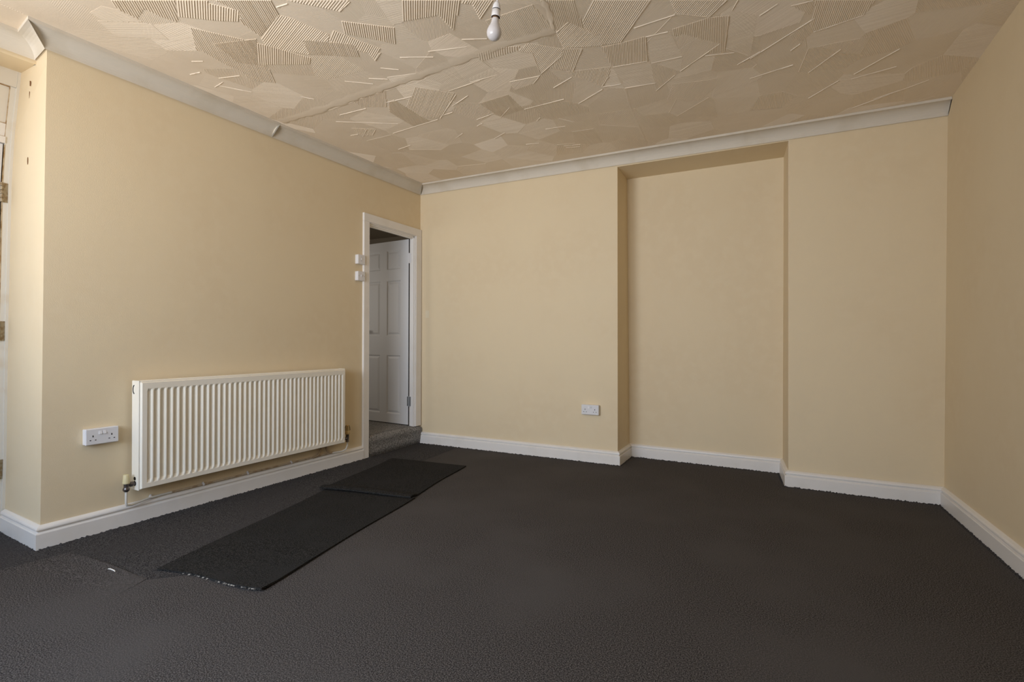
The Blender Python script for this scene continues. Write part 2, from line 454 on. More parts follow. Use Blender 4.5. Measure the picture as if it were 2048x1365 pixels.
RIDGES=[(2.472,-1.609,2.662,-1.624),(2.506,-1.513,2.608,-1.507),(2.286,-1.319,2.464,-1.292),(2.477,-1.262,2.632,-1.254),
(2.599,-1.109,2.817,-1.289),(2.739,-1.207,2.875,-1.171),(2.839,-1.234,2.935,-1.114),(2.436,-0.946,2.565,-1.079),
(2.28,-1.06,2.451,-1.04),(2.211,-1.124,2.274,-1.117),(2.88,-1.04,2.991,-1.121),(2.943,-1.073,3.221,-1.308),
(3.223,-1.189,3.414,-1.234),(2.999,-1.442,3.073,-1.496),(3.124,-1.455,3.208,-1.451),(3.129,-1.061,3.171,-1.109),
(3.22,-0.777,3.353,-0.963),(2.932,-0.852,3.143,-0.906),(3.434,-0.592,3.633,-0.641),(3.442,-0.648,3.615,-0.837),
(3.234,-0.44,3.374,-0.604),(3.584,-0.255,3.702,-0.319),(3.485,-0.172,3.823,-0.392),(2.383,-1.526,2.584,-1.774),
(1.908,-1.427,2.081,-1.546),(1.83,-1.349,1.902,-1.418),(1.914,-1.253,2.051,-1.318),(1.718,-1.431,1.893,-1.413),
(1.517,-1.53,1.693,-1.531),(2.135,-1.745,2.216,-1.795),(2.171,-1.13,2.267,-1.115),(2.033,-1.033,2.161,-1.106),
(2.285,-1.319,2.323,-1.313),(1.704,-1.905,1.815,-1.853),(1.495,-1.895,1.693,-1.84),(1.333,-1.918,1.488,-1.841),
(1.173,-1.884,1.247,-1.824),(1.037,-1.828,1.126,-1.772),(0.896,-1.869,1.016,-1.769),(1.338,-2.338,1.428,-2.366),
(1.197,-1.954,1.272,-1.997),(1.348,-1.498,1.579,-1.524),(1.116,-2.489,1.18,-2.483),(0.304,-2.221,0.431,-2.184),
(0.215,-2.178,0.316,-2.029),(0.203,-2.32,0.277,-2.309),(0.186,-2.167,0.281,-2.182),(0.346,-2.397,0.399,-2.369),
(0.523,-1.854,0.568,-1.794),(0.537,-1.556,0.757,-1.55),(0.437,-1.492,0.783,-1.27),(0.922,-1.554,1.112,-1.544),
(1.259,-1.324,1.419,-1.398),(1.083,-1.208,1.363,-1.441),(0.644,-1.159,1.062,-1.204),(1.121,-1.24,1.211,-1.252),
(0.471,-0.894,0.613,-0.922),(0.348,-1.268,0.415,-1.262),(0.412,-1.212,0.525,-1.295),(0.492,-1.201,0.579,-1.267),
(0.983,-0.876,1.082,-0.932),(1.639,-1.077,1.915,-1.093),(1.291,-1.084,1.433,-1.113),(1.446,-1.038,1.567,-1.143),
(1.636,-0.88,1.677,-0.919),(1.237,-0.992,1.296,-1.017),(1.235,-0.743,1.355,-0.806),(1.782,-0.851,1.852,-0.751),
(1.974,-0.997,2.155,-1.096),(1.632,-0.382,1.755,-0.354),(1.634,-0.342,1.736,-0.314),(1.635,-0.731,1.776,-0.716),
(1.391,-0.538,1.489,-0.52),(2.168,-1.136,2.223,-1.123),(2.796,-1.538,2.876,-1.624),(2.668,-1.627,2.795,-1.536),
(2.831,-1.208,2.876,-1.504),(2.892,-1.54,2.92,-1.601),(2.463,-1.291,2.504,-1.515),(2.075,-1.371,2.196,-1.556),
(2.167,-1.137,2.234,-1.229),(1.959,-1.641,1.909,-1.427)]
SEAM=[(0.107,-1.667),(0.389,-1.666),(0.756,-1.694),(1.024,-1.71),(1.3,-1.725),(1.457,-1.739),(1.721,-1.762),(1.84,-1.773),(2.018,-1.766),(2.132,-1.772)]
SEAM2=[(2.132,-1.772),(2.144,-1.825),(2.165,-1.895),(2.173,-1.987),(2.177,-2.028)]
SEAM3=[(2.286,-1.522),(2.286,-1.32),(2.283,-1.064),(2.248,-0.793),(2.202,-0.149)]

random.seed(7)
relief = MB()


def line_in_poly(poly, px, py, dx, dy):
    """parameters where the line p + t d enters and leaves a polygon"""
    ts = []
    n = len(poly)
    for i in range(n):
        ax, ay = poly[i]
        bx, by = poly[(i + 1) % n]
        ex, ey = bx - ax, by - ay
        den = dx * ey - dy * ex
        if abs(den) < 1e-9:
            continue
        t = ((ax - px) * ey - (ay - py) * ex) / den
        u = ((ax - px) * dy - (ay - py) * dx) / den
        if 0 <= u < 1:
            ts.append(t)
    ts.sort()
    return [(ts[i], ts[i + 1]) for i in range(0, len(ts) - 1, 2)]


def ridge(mb, a, b, w, h, base):
    dx, dy = b[0] - a[0], b[1] - a[1]
    l = math.hypot(dx, dy)
    if l < .004:
        return
    nx, ny = -dy / l * w / 2, dx / l * w / 2
    v = []
    for (x, y) in (a, b):
        z = zc(x, y) - base
        v += [(x - nx, y - ny, z), (x, y, z - h), (x + nx, y + ny, z)]
    mb.add(v, [(0, 1, 4, 3), (1, 2, 5, 4), (0, 2, 1), (3, 4, 5)])


def comb(mb, poly, ang, sp, h, base, bend=0.0):
    dx, dy = math.cos(ang), math.sin(ang)
    nx, ny = -dy, dx
    offs = [p[0] * nx + p[1] * ny for p in poly]
    o = min(offs) + sp * .5
    while o < max(offs):
        for t0, t1 in line_in_poly(poly, nx * o, ny * o, dx, dy):
            ridge(mb, (nx * o + dx * t0, ny * o + dy * t0), (nx * o + dx * t1, ny * o + dy * t1),
                  sp * .82, h * random.uniform(.8, 1.15), base)
        o += sp * random.uniform(.94, 1.06)


# fine overlapping strokes over the whole ceiling
seeds = []
for i in range(-1, 19):
    for j in range(-19, 2):
        seeds.append((i * .235 + random.uniform(-.1, .1), j * .235 + random.uniform(-.1, .1)))
for (sx, sy) in seeds:
    if not (-.2 < sx < 4.2 and -4.3 < sy < .1):
        continue
    poly = [(sx - .4, sy - .4), (sx + .4, sy - .4), (sx + .4, sy + .4), (sx - .4, sy + .4)]
    for (qx, qy) in seeds:
        d = math.hypot(qx - sx, qy - sy)
        if d < 1e-6 or d > .75:
            continue
        mx_, my_ = (sx + qx) / 2, (sy + qy) / 2
        ux, uy = qx - sx, qy - sy
        out = []
        for k in range(len(poly)):
            p, q = poly[k], poly[(k + 1) % len(poly)]
            dp = (p[0] - mx_) * ux + (p[1] - my_) * uy
            dq = (q[0] - mx_) * ux + (q[1] - my_) * uy
            if dp <= 0:
                out.append(p)
            if dp * dq < 0:
                t = dp / (dp - dq)
                out.append((p[0] + (q[0] - p[0]) * t, p[1] + (q[1] - p[1]) * t))
        poly = out
        if len(poly) < 3:
            break
    if len(poly) < 3:
        continue
    poly = [(min(max(x, .085), 4.0), min(y, -.085)) for x, y in poly]
    comb(relief, poly, random.uniform(0, math.pi), random.choice((.006, .007, .008)), random.choice((.0003, .0005, .0007, .0010) if sy < -1.9 else (.0004, .0007, .0010, .0014)), 0)
    if random.random() < .35 and sy > -1.7:
        k = random.randrange(len(poly))
        ridge(relief, poly[k], poly[(k + 1) % len(poly)], .005, .0018, 0)

# the bold strokes that catch the light
for poly, ang, sp, h in STROKES:
    n = len(poly)
    lo = [(x, y, zc(x, y) - .0007) for x, y in poly]
    hi = [(x, y, zc(x, y) + .001) for x, y in poly]
    relief.add(lo + hi, [tuple(range(n))] + [(i, (i + 1) % n, n + (i + 1) % n, n + i) for i in range(n)])
    comb(relief, poly, ang, sp * .001, h * .00085, .0007)
for (ax, ay, bx, by) in RIDGES:
    k = 4
    for i in range(k):
        p = (ax + (bx - ax) * i / k, ay + (by - ay) * i / k)
        q = (ax + (bx - ax) * (i + 1) / k, ay + (by - ay) * (i + 1) / k)
        ridge(relief, p, q, .0055, random.uniform(.0022, .0036), .0004)


def bulge(mb, pts, w, h, jitter=0.0):
    sub = []
    for a in range(len(pts) - 1):
        k = max(2, int(math.dist(pts[a], pts[a + 1]) / .03))
        for i in range(k):
            sub.append((pts[a][0] + (pts[a + 1][0] - pts[a][0]) * i / k, pts[a][1] + (pts[a + 1][1] - pts[a][1]) * i / k))
    sub.append(pts[-1])
    prof = [(-1, 0), (-.8, .25), (-.45, .75), (0, 1), (.45, .95), (.75, .85), (.85, .1), (1, 0)]
    rings = []
    for i, p in enumerate(sub):
        a, b = sub[max(i - 1, 0)], sub[min(i + 1, len(sub) - 1)]
        l = math.dist(a, b)
        nx, ny = -(b[1] - a[1]) / l, (b[0] - a[0]) / l
        jw = 1 + random.uniform(-jitter, jitter)
        jh = 1 + random.uniform(-jitter, jitter)
        rings.append([(p[0] + nx * o * w * jw / 2, p[1] + ny * o * w * jw / 2, zc(*p) - q * h * jh + .0003) for o, q in prof])
    n = len(prof)
    mb.add([q for r in rings for q in r], [(i * n + k, i * n + k + 1, (i + 1) * n + k + 1, (i + 1) * n + k) for i in range(len(rings) - 1) for k in range(n - 1)], True)


bulge(relief, SEAM, .085, .0024, .35)
bulge(relief, [(x + .004, y + .040) for x, y in SEAM], .010, .0012, .5)
bulge(relief, SEAM2, .030, .0026, .7)
bulge(relief, SEAM3, .022, .0012, .5)
tag(build('combed_plaster', relief, M_CEIL, ceiling), kind='stuff')

# ---------------------------------------------------------------- coves (plaster coving under the ceiling)
CP = [(0, -.0785), (.0045, -.0785), (.008, -.074)]
for k in range(0, 10):
    a = math.pi - math.pi / 2 * k / 9
    CP.append((.082 + .071 * math.cos(a), -.083 + .068 * math.sin(a)))
CP += [(.0885, -.0148), (.0885, .004)]


def cp3(x, y, dz=0.0):
    return (x, y, zc(x, y) + dz)


t1 = tag(empty('trim_1', (0, -1.6, 2.37)), kind='structure')
mb = MB()
sweep(mb, [cp3(0, LEFT_TOP_Y), cp3(0, -2.3), cp3(0, -1.652)], CP, prev=cp3(-.17, -2.843))
build('cove_length', mb, M_COVE, t1)
mb = MB()
sweep(mb, [cp3(-.0012, -1.652, -.0004), cp3(-.0006, -.9, 0), cp3(0, 0)], CP, nxt=cp3(4, 0))
build('cove_length', mb, M_COVE, t1)
mb = MB()
sweep(mb, [cp3(0, 0), cp3(1.94, 0), cp3(3.992, 0)], CP, prev=cp3(0, -1))
tag(build('trim_2', mb, M_COVE), kind='structure')
mb = MB()
sweep(mb, [cp3(-.17, REC_END), cp3(-.17, -2.843), cp3(0, LEFT_TOP_Y)], CP, nxt=cp3(0, 0))
tag(build('trim_3', mb, M_COVE), kind='structure')

# ---------------------------------------------------------------- skirting boards
SP = [(.0235, -.01), (.0235, .072), (.0215, .0765), (.0140, .0795), (.0120, .0825), (.0135, .0850), (.0190, .0870), (.0208, .0915), (.0195, .0975),
      (.0150, .1035), (.0090, .1065), (.0040, .1095), (0, .1100)]
mb = MB()
sweep(mb, [(-.452, -2.8575, 0), (0, -2.884, 0), (0, -.776, 0)], SP)
tag(build('baseboard_left', mb, M_GLOSS), kind='structure')
mb = MB()
sweep(mb, [(.004, .012, 0), (.415, .013, 0), (1.365, .0225, 0), (NLB[0], NLB[1], 0), (*NBL, 0), (*NBR, 0), (*NRB, 0), (3.70, -.037, 0), (3.973, -.032, 0)],
      SP, nxt=(4.0113, -1.13, 0))
tag(build('baseboard_back', mb, M_GLOSS), kind='structure')
mb = MB()
sweep(mb, [(*p, 0) for p in RB], SP, prev=(3.7, -.037, 0))
tag(build('baseboard_right', mb, M_GLOSS), kind='structure')

# ragged cut edge of the carpet against the boards
random.seed(3)
edge = MB()


def tufts(pts, off):
    for a in range(len(pts) - 1):
        (ax, ay), (bx, by) = pts[a], pts[a + 1]
        l = math.dist(pts[a], pts[a + 1])
        nx, ny = (by - ay) / l, -(bx - ax) / l
        k = int(l / .007)
        hs = [max(.0008, random.gauss(.0035, .0022)) for _ in range(k + 1)]
        for i in range(k):
            p = (ax + (bx - ax) * i / k, ay + (by - ay) * i / k)
            q = (ax + (bx - ax) * (i + 1) / k, ay + (by - ay) * (i + 1) / k)
            i0, i1 = off, off + .012
            edge.add([(p[0] + nx * i0, p[1] + ny * i0, hs[i]), (q[0] + nx * i0, q[1] + ny * i0, hs[i + 1]),
                      (q[0] + nx * i1, q[1] + ny * i1, .0002), (p[0] + nx * i1, p[1] + ny * i1, .0002)], [(0, 1, 2, 3)])


tufts([(-.47, -2.8575), (0.0, -2.884)], .0245)
tufts([(0, -2.90), (0, -.70)], .0245)
tufts([(.01, .012), (.415, .013), (1.365, .0225), (1.965, .0215)], .0245)
tufts([(1.9415, .0), (1.940, .37)], .0245)
tufts([(1.96, .394), (3.09, .363)], .0245)
tufts([(3.1068, .34), (3.139, -.045)], .0245)
tufts([(3.115, -.021), (3.70, -.037), (3.955, -.032)], .0245)
tufts([(3.973, -.05), (4.0113, -1.1317), (4.05, -2.3)], .0245)
tag(build('carpet_edge', edge, M_CARPET2, floor), kind='stuff')

# a darker width of carpet runs along the left wall; the main carpet laps over it and the runners hide the joint
JOINT = [(.10, -3.30), (.147, -3.073), (.188, -2.851), (.30, -2.842), (.40, -2.836), (.485, -2.833), (.63, -2.832), (.781, -2.832), (1.02, -2.60),
         (.95, -2.2), (.86, -1.7), (.72, -1.2), (.60, -.75), (.50, -.60), (.44, .02)]
mb = MB()
lo = [(-.5, -3.9, .0012)] + [(x, y, .0012) for x, y in JOINT] + [(-.06, .02, .0012), (-.06, -2.6, .0012), (-.5, -2.6, .0012)]
lo[1] = (.10, -3.9, .0012)
lo.insert(2, (.10, -3.30, .0012))
mb.add(lo, [tuple(range(len(lo)))])
build('carpet_strip', mb, M_CARPET2, floor)
# lip of the main carpet where it laps over
pts = JOINT[1:8]
hs = [.002, .006, .009, .011, .0105, .008, .002]
n = len(pts)
mb = MB()
back = [(x, y + (.005 if i else 0), .0014) for i, (x, y) in enumerate(pts)]
top = [(x + .0005, y - .002, h) for (x, y), h in zip(pts, hs)]
mid = [(x + .02, y - .05, h * .45) for (x, y), h in zip(pts, hs)]
far = [(x + .05, y - .16, .0002) for x, y in pts]
rows_ = back + top + mid + far
mb.add(rows_, [(r * n + i, r * n + i + 1, (r + 1) * n + i + 1, (r + 1) * n + i) for r in range(3) for i in range(n - 1)])
build('carpet_lip', mb, M_CARPET, floor)

# ---------------------------------------------------------------- inner door (six-panel, open into the hall)
d1 = tag(empty('door_1', (0, -.4, 0)), kind='structure')
mb = MB()
T = .020
AP = [(0, 0), (T * .8, 0), (T, .004), (T, .040), (T * .72, .058), (T * .5, .066), (0, .068)]    # architrave section: thickness, across
# left leg, head, right leg
mb.box(0, T, -.780, -.713, 0, 1.982, .003)
mb.box(.0, T * .6, -.7135, -.7065, 0, 1.974, .002)
build('architrave', mb, M_GLOSS, d1)
mb = MB()
mb.box(0, T, -.780, -.0015, 1.982, 2.052, .003)
mb.box(0, T * .6, -.713, -.0015, 1.974, 1.9825, .002)
build('architrave', mb, M_GLOSS, d1)
mb = MB()
mb.box(0, T, -.084, -.0015, .172, 1.982, .003)
mb.box(0, T * .6, -.093, -.0835, .172, 1.974, .002)
build('architrave', mb, M_GLOSS, d1)
mb = MB()
mb.box(-.045, 0, -.728, -.707, 0, 1.985)
mb.box(-.045, 0, -.1005, -.085, .165, 1.985)
mb.box(-.045, 0, -.728, -.085, 1.962, 1.99)
mb.box(-.030, -.012, -.728, -.085, 1.952, 1.97)
build('door_lining', mb, M_GLOSS, d1)

P0 = Vector((-.059, -.1005, 0))
ed = Vector((-.5169, .0436, 0)).normalized()
en = Vector((-ed.y, ed.x, 0))
if en.y > 0: en = -en          # visible face looks towards -y


def leaf_pt(s, z, d=0.0):
    p = P0 + ed * s + en * d
    return (p.x, p.y, z)


LS0, LS1, LZ0, LZ1 = .001, .645, .184, 1.955
LT = .034
cols = [(.105, .290), (.378, .560)]
rows = [(.272, .845), (1.032, 1.572), (1.678, 1.868)]
mb = MB()
sx = [LS0] + [q for c in cols for q in c] + [LS1]
sz = [LZ0] + [q for r in rows for q in r] + [LZ1]
for i in range(len(sx) - 1):
    for j in range(len(sz) - 1):
        if i % 2 == 1 and j % 2 == 1:
            continue
        mb.quad(leaf_pt(sx[i], sz[j]), leaf_pt(sx[i + 1], sz[j]), leaf_pt(sx[i + 1], sz[j + 1]), leaf_pt(sx[i], sz[j + 1]))
B = -LT
mb.quad(leaf_pt(LS0, LZ0, B), leaf_pt(LS1, LZ0, B), leaf_pt(LS1, LZ1, B), leaf_pt(LS0, LZ1, B))
mb.quad(leaf_pt(LS0, LZ1, B), leaf_pt(LS1, LZ1, B), leaf_pt(LS1, LZ1), leaf_pt(LS0, LZ1))
mb.quad(leaf_pt(LS0, LZ0, B), leaf_pt(LS1, LZ0, B), leaf_pt(LS1, LZ0), leaf_pt(LS0, LZ0))
mb.quad(leaf_pt(LS0, LZ0, B), leaf_pt(LS0, LZ1, B), leaf_pt(LS0, LZ1), leaf_pt(LS0, LZ0))
mb.quad(leaf_pt(LS1, LZ0, B), leaf_pt(LS1, LZ1, B), leaf_pt(LS1, LZ1), leaf_pt(LS1, LZ0))
leaf = build('door_leaf', mb, M_DOOR, d1)
for (a, b) in cols:
    for (c, d) in rows:
        m2 = MB()
        rings = []
        for ins, dep in ((0, 0), (.004, -.0015), (.011, -.009), (.016, -.0095), (.034, -.002), (.036, -.0018)):
            rings.append([leaf_pt(a + ins, c + ins, dep), leaf_pt(b - ins, c + ins, dep), leaf_pt(b - ins, d - ins, dep), leaf_pt(a + ins, d - ins, dep)])
        v = [q for r in rings for q in r]
        f = [(i * 4 + k, i * 4 + (k + 1) % 4, (i + 1) * 4 + (k + 1) % 4, (i + 1) * 4 + k) for i in range(len(rings) - 1) for k in range(4)]
        f.append(tuple(range((len(rings) - 1) * 4, len(rings) * 4)))
        m2.add(v, f)
        build('door_panel', m2, M_DOOR, leaf)
build('door_gap_shade', MB().box(-.0585, -.0445, -.0965, -.0915, .178, 1.956), M_HOLE, d1)  # dark strip at the hinge side, shade of the gap put in as colour
# lever handle on the leaf
m2 = MB()
h0 = leaf_pt(.585, 1.085, .0)
m2.tube([leaf_pt(.585, 1.085, 0), leaf_pt(.585, 1.085, .045)], .009)
m2.tube([leaf_pt(.590, 1.085, .042), leaf_pt(.535, 1.085, .045), leaf_pt(.510, 1.083, .040)], [.0085, .008, .006])
build('door_handle', m2, M_STEEL, leaf)
for zc_, mm, lab in ((1.772, M_STEEL, None), (.408, M_STEEL, None)):
    m2 = MB()
    hx, hy = -.0495, -.1035
    m2.tube([(hx, hy, zc_ - .048), (hx, hy, zc_ + .048)], .0065, 10)
    m2.box(-.047, -.028, -.1030, -.1004, zc_ - .045, zc_ + .045)
    p = [leaf_pt(-.004, zc_ - .045, .0012), leaf_pt(.014, zc_ - .045, .0012), leaf_pt(.014, zc_ + .045, .0012), leaf_pt(-.004, zc_ + .045, .0012)]
    m2.add(p, [(0, 1, 2, 3)])
    build('hinge', m2, M_PLASTIC if zc_ > 1 else M_STEEL, d1)

# hall beyond: floor, walls, ceiling
mb = MB().box(-1.9, -.045, -1.6, 1.1, .12, .176)
tag(build('floor', mb, M_STEP), kind='structure')
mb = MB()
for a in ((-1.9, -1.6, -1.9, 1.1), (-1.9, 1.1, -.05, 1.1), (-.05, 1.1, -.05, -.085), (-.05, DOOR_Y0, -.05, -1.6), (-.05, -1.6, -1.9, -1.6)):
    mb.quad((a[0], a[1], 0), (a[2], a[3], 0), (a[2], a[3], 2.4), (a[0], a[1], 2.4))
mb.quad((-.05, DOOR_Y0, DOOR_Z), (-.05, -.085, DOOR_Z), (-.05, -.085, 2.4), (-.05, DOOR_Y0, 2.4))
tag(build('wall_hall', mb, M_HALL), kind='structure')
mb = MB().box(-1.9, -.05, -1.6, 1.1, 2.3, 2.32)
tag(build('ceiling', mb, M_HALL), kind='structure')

# carpeted step in the doorway
mb = MB()
prof = [(-.02, 0), (.012, 0), (.0125, .06), (.013, .112), (.0185, .122), (.0195, .140), (.0150, .157), (.004, .169), (-.012, .174), (-.044, .1765), (-.044, 0)]
ys = [-.7065 + (.7055) * i / 24 for i in range(25)]
rings = []
for i, y in enumerate(ys):
    k = 0
    if i >= 23: k = .004
    rings.append([(x + random.uniform(-.0012, .0012) + (.010 if y > -.10 and .04 < z < .168 and x > 0 else 0), y, z + random.uniform(-.0012, .0012) * (z > .05) - k) for x, z in prof])
n = len(prof)
mb.add([q for r in rings for q in r], [(i * n + k, i * n + (k + 1) % n, (i + 1) * n + (k + 1) % n, (i + 1) * n + k) for i in range(24) for k in range(n)], True)
mb.add(rings[0], [tuple(range(n))]); mb.add(rings[-1], [tuple(range(n))[::-1]])
vv = [(x, y, z) for x, y, z in mb.v]
mb.v = vv
tag(build('step', mb, M_STEP, loc=(0, -.35, 0)), 'grey flecked carpet step in the inner doorway', 'step')

# ---------------------------------------------------------------- front door and frame in the recess
d2 = tag(empty('door_2', (FRAME_X, -3.3, 0)), kind='structure')


def fy_at(z):                          # frame edge follows the leaning reveal
    for a in range(len(rz) - 1):
        if rz[a] <= z <= rz[a + 1]:
            t = (z - rz[a]) / (rz[a + 1] - rz[a])
            return rb[a][1] + (rb[a + 1][1] - rb[a][1]) * t
    return rb[-1][1]


def fbox(mb, x0, x1, d0, d1, z0, z1):
    """box whose edges keep distances d0..d1 from the leaning frame edge"""
    za = sorted(set([z0, z1] + [z for z in rz if z0 < z < z1]))
    for a in range(len(za) - 1):
        lo, hi = za[a], za[a + 1]
        v = []
        for z in (lo, hi):
            e = fy_at(z)
            v += [(x0, e - d1, z), (x1, e - d1, z), (x1, e - d0, z), (x0, e - d0, z)]
        mb.add(v, [(0, 1, 2, 3), (4, 5, 6, 7), (0, 1, 5, 4), (1, 2, 6, 5), (2, 3, 7, 6), (3, 0, 4, 7)])


ENDW = 1.0                             # frame width
mb = MB()
fbox(mb, FRAME_X - .06, FRAME_X + .004, -.004, .012, 0, 2.39)       # outer lip of the stile
fbox(mb, FRAME_X - .07, FRAME_X - .004, .0115, .034, 0, 2.30)        # stile face
fbox(mb, FRAME_X - .06, FRAME_X + .004, ENDW - .05, ENDW, 0, 2.39)
build('frame_stile', mb, M_FRAME, d2)
mb = MB()
fbox(mb, FRAME_X - .06, FRAME_X + .002, .0125, ENDW - .051, 2.301, 2.40)
build('frame_head', mb, M_FRAME, d2)
mb = MB()
fbox(mb, FRAME_X - .055, FRAME_X - .012, .0345, ENDW - .051, 2.10, 2.2995)
build('transom_panel', mb, M_FRAME, d2)
mb = MB()
fbox(mb, FRAME_X - .055, FRAME_X - .0065, .0345, ENDW - .051, 2.030, 2.100)
fbox(mb, FRAME_X - .055, FRAME_X + .002, .0345, ENDW - .051, 1.996, 2.0295)
build('transom_bar', mb, M_GLOSS, d2)
mb = MB()
for z, x, t in ((2.299, FRAME_X - .008, .005), (2.101, FRAME_X - .0055, .003), (2.031, FRAME_X - .0045, .004)):
    fbox(mb, FRAME_X - .05, x, .034, ENDW - .05, z - t / 2, z + t / 2)
fbox(mb, FRAME_X - .05, FRAME_X - .0055, .0332, .0362, 2.03, 2.299)
fbox(mb, FRAME_X - .05, FRAME_X + .0045, -.0055, -.0035, .1, 2.38)
fbox(mb, FRAME_X - .05, FRAME_X - .0025, .0325, .0345, .05, 1.99)
tag(build('paint_stain', mb, M_GRIME, d2), 'brown staining along the frame joints')
mb = MB()
fbox(mb, FRAME_X - .05, FRAME_X - .008, .040, ENDW - .055, .060, 1.992)
leaf2 = build('door_leaf', mb, M_DOOR, d2)
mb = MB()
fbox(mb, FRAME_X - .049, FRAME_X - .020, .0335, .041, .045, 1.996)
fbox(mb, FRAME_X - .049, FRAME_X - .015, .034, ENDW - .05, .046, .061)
build('door_gap_shade', mb, M_HOLE, d2)  # dark fill round the leaf standing in for the shade in the gap
mb = MB()
fbox(mb, FRAME_X - .06, FRAME_X + .0055, .0125, ENDW, 0, .0455)
build('door_sill', mb, M_GLOSS, d2)
for z in (1.74, 1.026, .314):
    m2 = MB()
    e = fy_at(z)
    hy = e - .0385
    for k in range(5):
        m2.tube([(FRAME_X + .004, hy, z - .050 + k * .0202), (FRAME_X + .004, hy, z - .050 + k * .0202 + .0185)], .0078, 10)
    m2.box(FRAME_X - .006, FRAME_X - .001, hy, hy + .028, z - .050, z + .050)
    build('hinge', m2, M_BRASS2, d2)

# ================================================================ THINGS
# ---------------------------------------------------------------- radiator
YA, YB, ZA, ZB = -2.507, -1.064, .194, .760
XR, XD = .105, .0935                 # rib level, channel level
rad = tag(empty('radiator', (.03, (YA + YB) / 2, ZA)), 'long white ribbed panel radiator low on the cream wall', 'radiator')
mb = MB()
nr = 41
m_edge = .026
pit = (YB - YA - 2 * m_edge) / nr
colsY = [(YA, 0, 1), (YA + .006, 1, 1)]
for k in range(nr):
    y = YA + m_edge + k * pit
    colsY += [(y + pit * .10, 1, 0), (y + pit * .22, 0, 0), (y + pit * .66, 0, 0), (y + pit * .80, 1, 0), (y + pit * .95, 1.18, 0)]
colsY += [(YB - .006, 1, 1), (YB, 0, 1)]
rowsZ = [(ZA, 0, 1), (ZA + .005, 1, 1), (ZA + .028, 1, 1), (ZA + .046, 0, 0), (ZB - .050, 0, 0), (ZB - .036, 1, 1), (ZB - .005, 1, 1), (ZB, 0, 1)]
v = []
for z, lev, border in rowsZ:
    for y, cl, cb in colsY:
        if border and lev == 0 or cb and cl == 0:
            x = XR - .012
        elif border or cb:
            x = XR
        else:
            x = XD + (XR - XD) * cl
        v.append((x, y, z))
nc = len(colsY)
mb.add(v, [(i * nc + k, i * nc + k + 1, (i + 1) * nc + k + 1, (i + 1) * nc + k) for i in range(len(rowsZ) - 1) for k in range(nc - 1)])
build('front_panel', mb, M_RAD, rad)
mb = MB().box(.030, .044, YA + .004, YB - .004, ZA + .002, ZB)
build('rear_panel', mb, M_RAD, rad)
mb = MB().box(.031, .0915, YA + .003, YB - .003, ZB - .004, ZB + .006, .002)
for k in range(60):
    y = YA + .03 + k * (YB - YA - .06) / 59
    mb.box(.045, .078, y - .007, y + .007, ZB + .0055, ZB + .0065)
build('top_grille', mb, M_RAD, rad)
for side, y0, y1 in ((0, YA - .006, YA + .002), (1, YB - .002, YB + .006)):
    m2 = MB().box(.0285, .0915, y0, y1, ZA - .006, ZB + .007, .002)
    ep = build('end_panel', m2, M_RAD, rad)
    if side == 0:
        m2 = MB()
        arc = [(.052 - .012 * math.sin(a), ZB - .040 + .022 * math.cos(a)) for a in [math.pi * k / 10 for k in range(11)]]
        m2.tube([(x, y0 + .001, z) for x, z in arc], .0035, 6)
        build('vent_slot', m2, M_HOLE, ep)
        m2 = MB()
        m2.tube([(.060, y0 - .0008, ZA + .055), (.060, y0 + .002, ZA + .055)], .010, 14)
        m2.tube([(.060, y0 - .0008, ZA + .030), (.060, y0 + .002, ZA + .030)], .013, 14)
        build('pipe_hole', m2, M_HOLE, ep)
# left valve
VY = -2.5535
vx = .060
m2 = MB()
m2.tube([(vx, YA, .224), (vx, VY + .018, .224), (vx, VY, .226)], [.008, .011, .009], 12)
m2.tube([(vx, YA - .030, .224), (vx, YA - .016, .224)], .0135, 6)
m2.tube([(vx, VY, .236), (vx, VY, .212)], .0115, 12)
m2.tube([(vx, VY, .214), (vx, VY, .206), (vx, VY, .197), (vx, VY, .190)], [.011, .0155, .0155, .010], 12)
val = build('valve', m2, M_BRASS, rad)
m2 = MB().lathe([(.0, .280), (.0115, .280), (.0135, .276), (.0165, .236), (.0165, .232), (0, .232)], (vx, VY, 0), 20)
tag(build('valve_cap', m2, M_CREAMCAP, val), 'cream conical cap')
# right thermostatic valve
WY = -.9985
wx = .060
m2 = MB()
m2.tube([(wx, YB, .214), (wx, WY, .214)], .010, 12)
m2.tube([(wx, YB + .014, .214), (wx, YB + .030, .214)], .0145, 6)
m2.tube([(wx, WY, .250), (wx, WY, .235), (wx, WY, .192), (wx, WY, .186)], [.014, .012, .012, .014], 12)
val2 = build('valve', m2, M_BRASS, rad)
m2 = MB().lathe([(0, .318), (.008, .318), (.015, .310), (.0185, .295), (.0205, .270), (.0195, .250), (.016, .245), (0, .245)], (wx, WY, 0), 24)
hd = build('valve_head', m2, M_TANCAP, val2)
tag(hd, 'tan thermostatic head with slots')
for k in range(10):
    a = 2 * math.pi * k / 10
    m2 = MB()
    ca, sa = math.cos(a), math.sin(a)
    m2.tube([(wx + .0135 * ca, WY + .0135 * sa, .314), (wx + .0192 * ca, WY + .0192 * sa, .296), (wx + .0206 * ca, WY + .0206 * sa, .276)], .0018, 5)
    if k == 0: slots = MB()
    slots.add(m2.v, m2.f)
build('head_slot', slots, M_HOLE, val2)

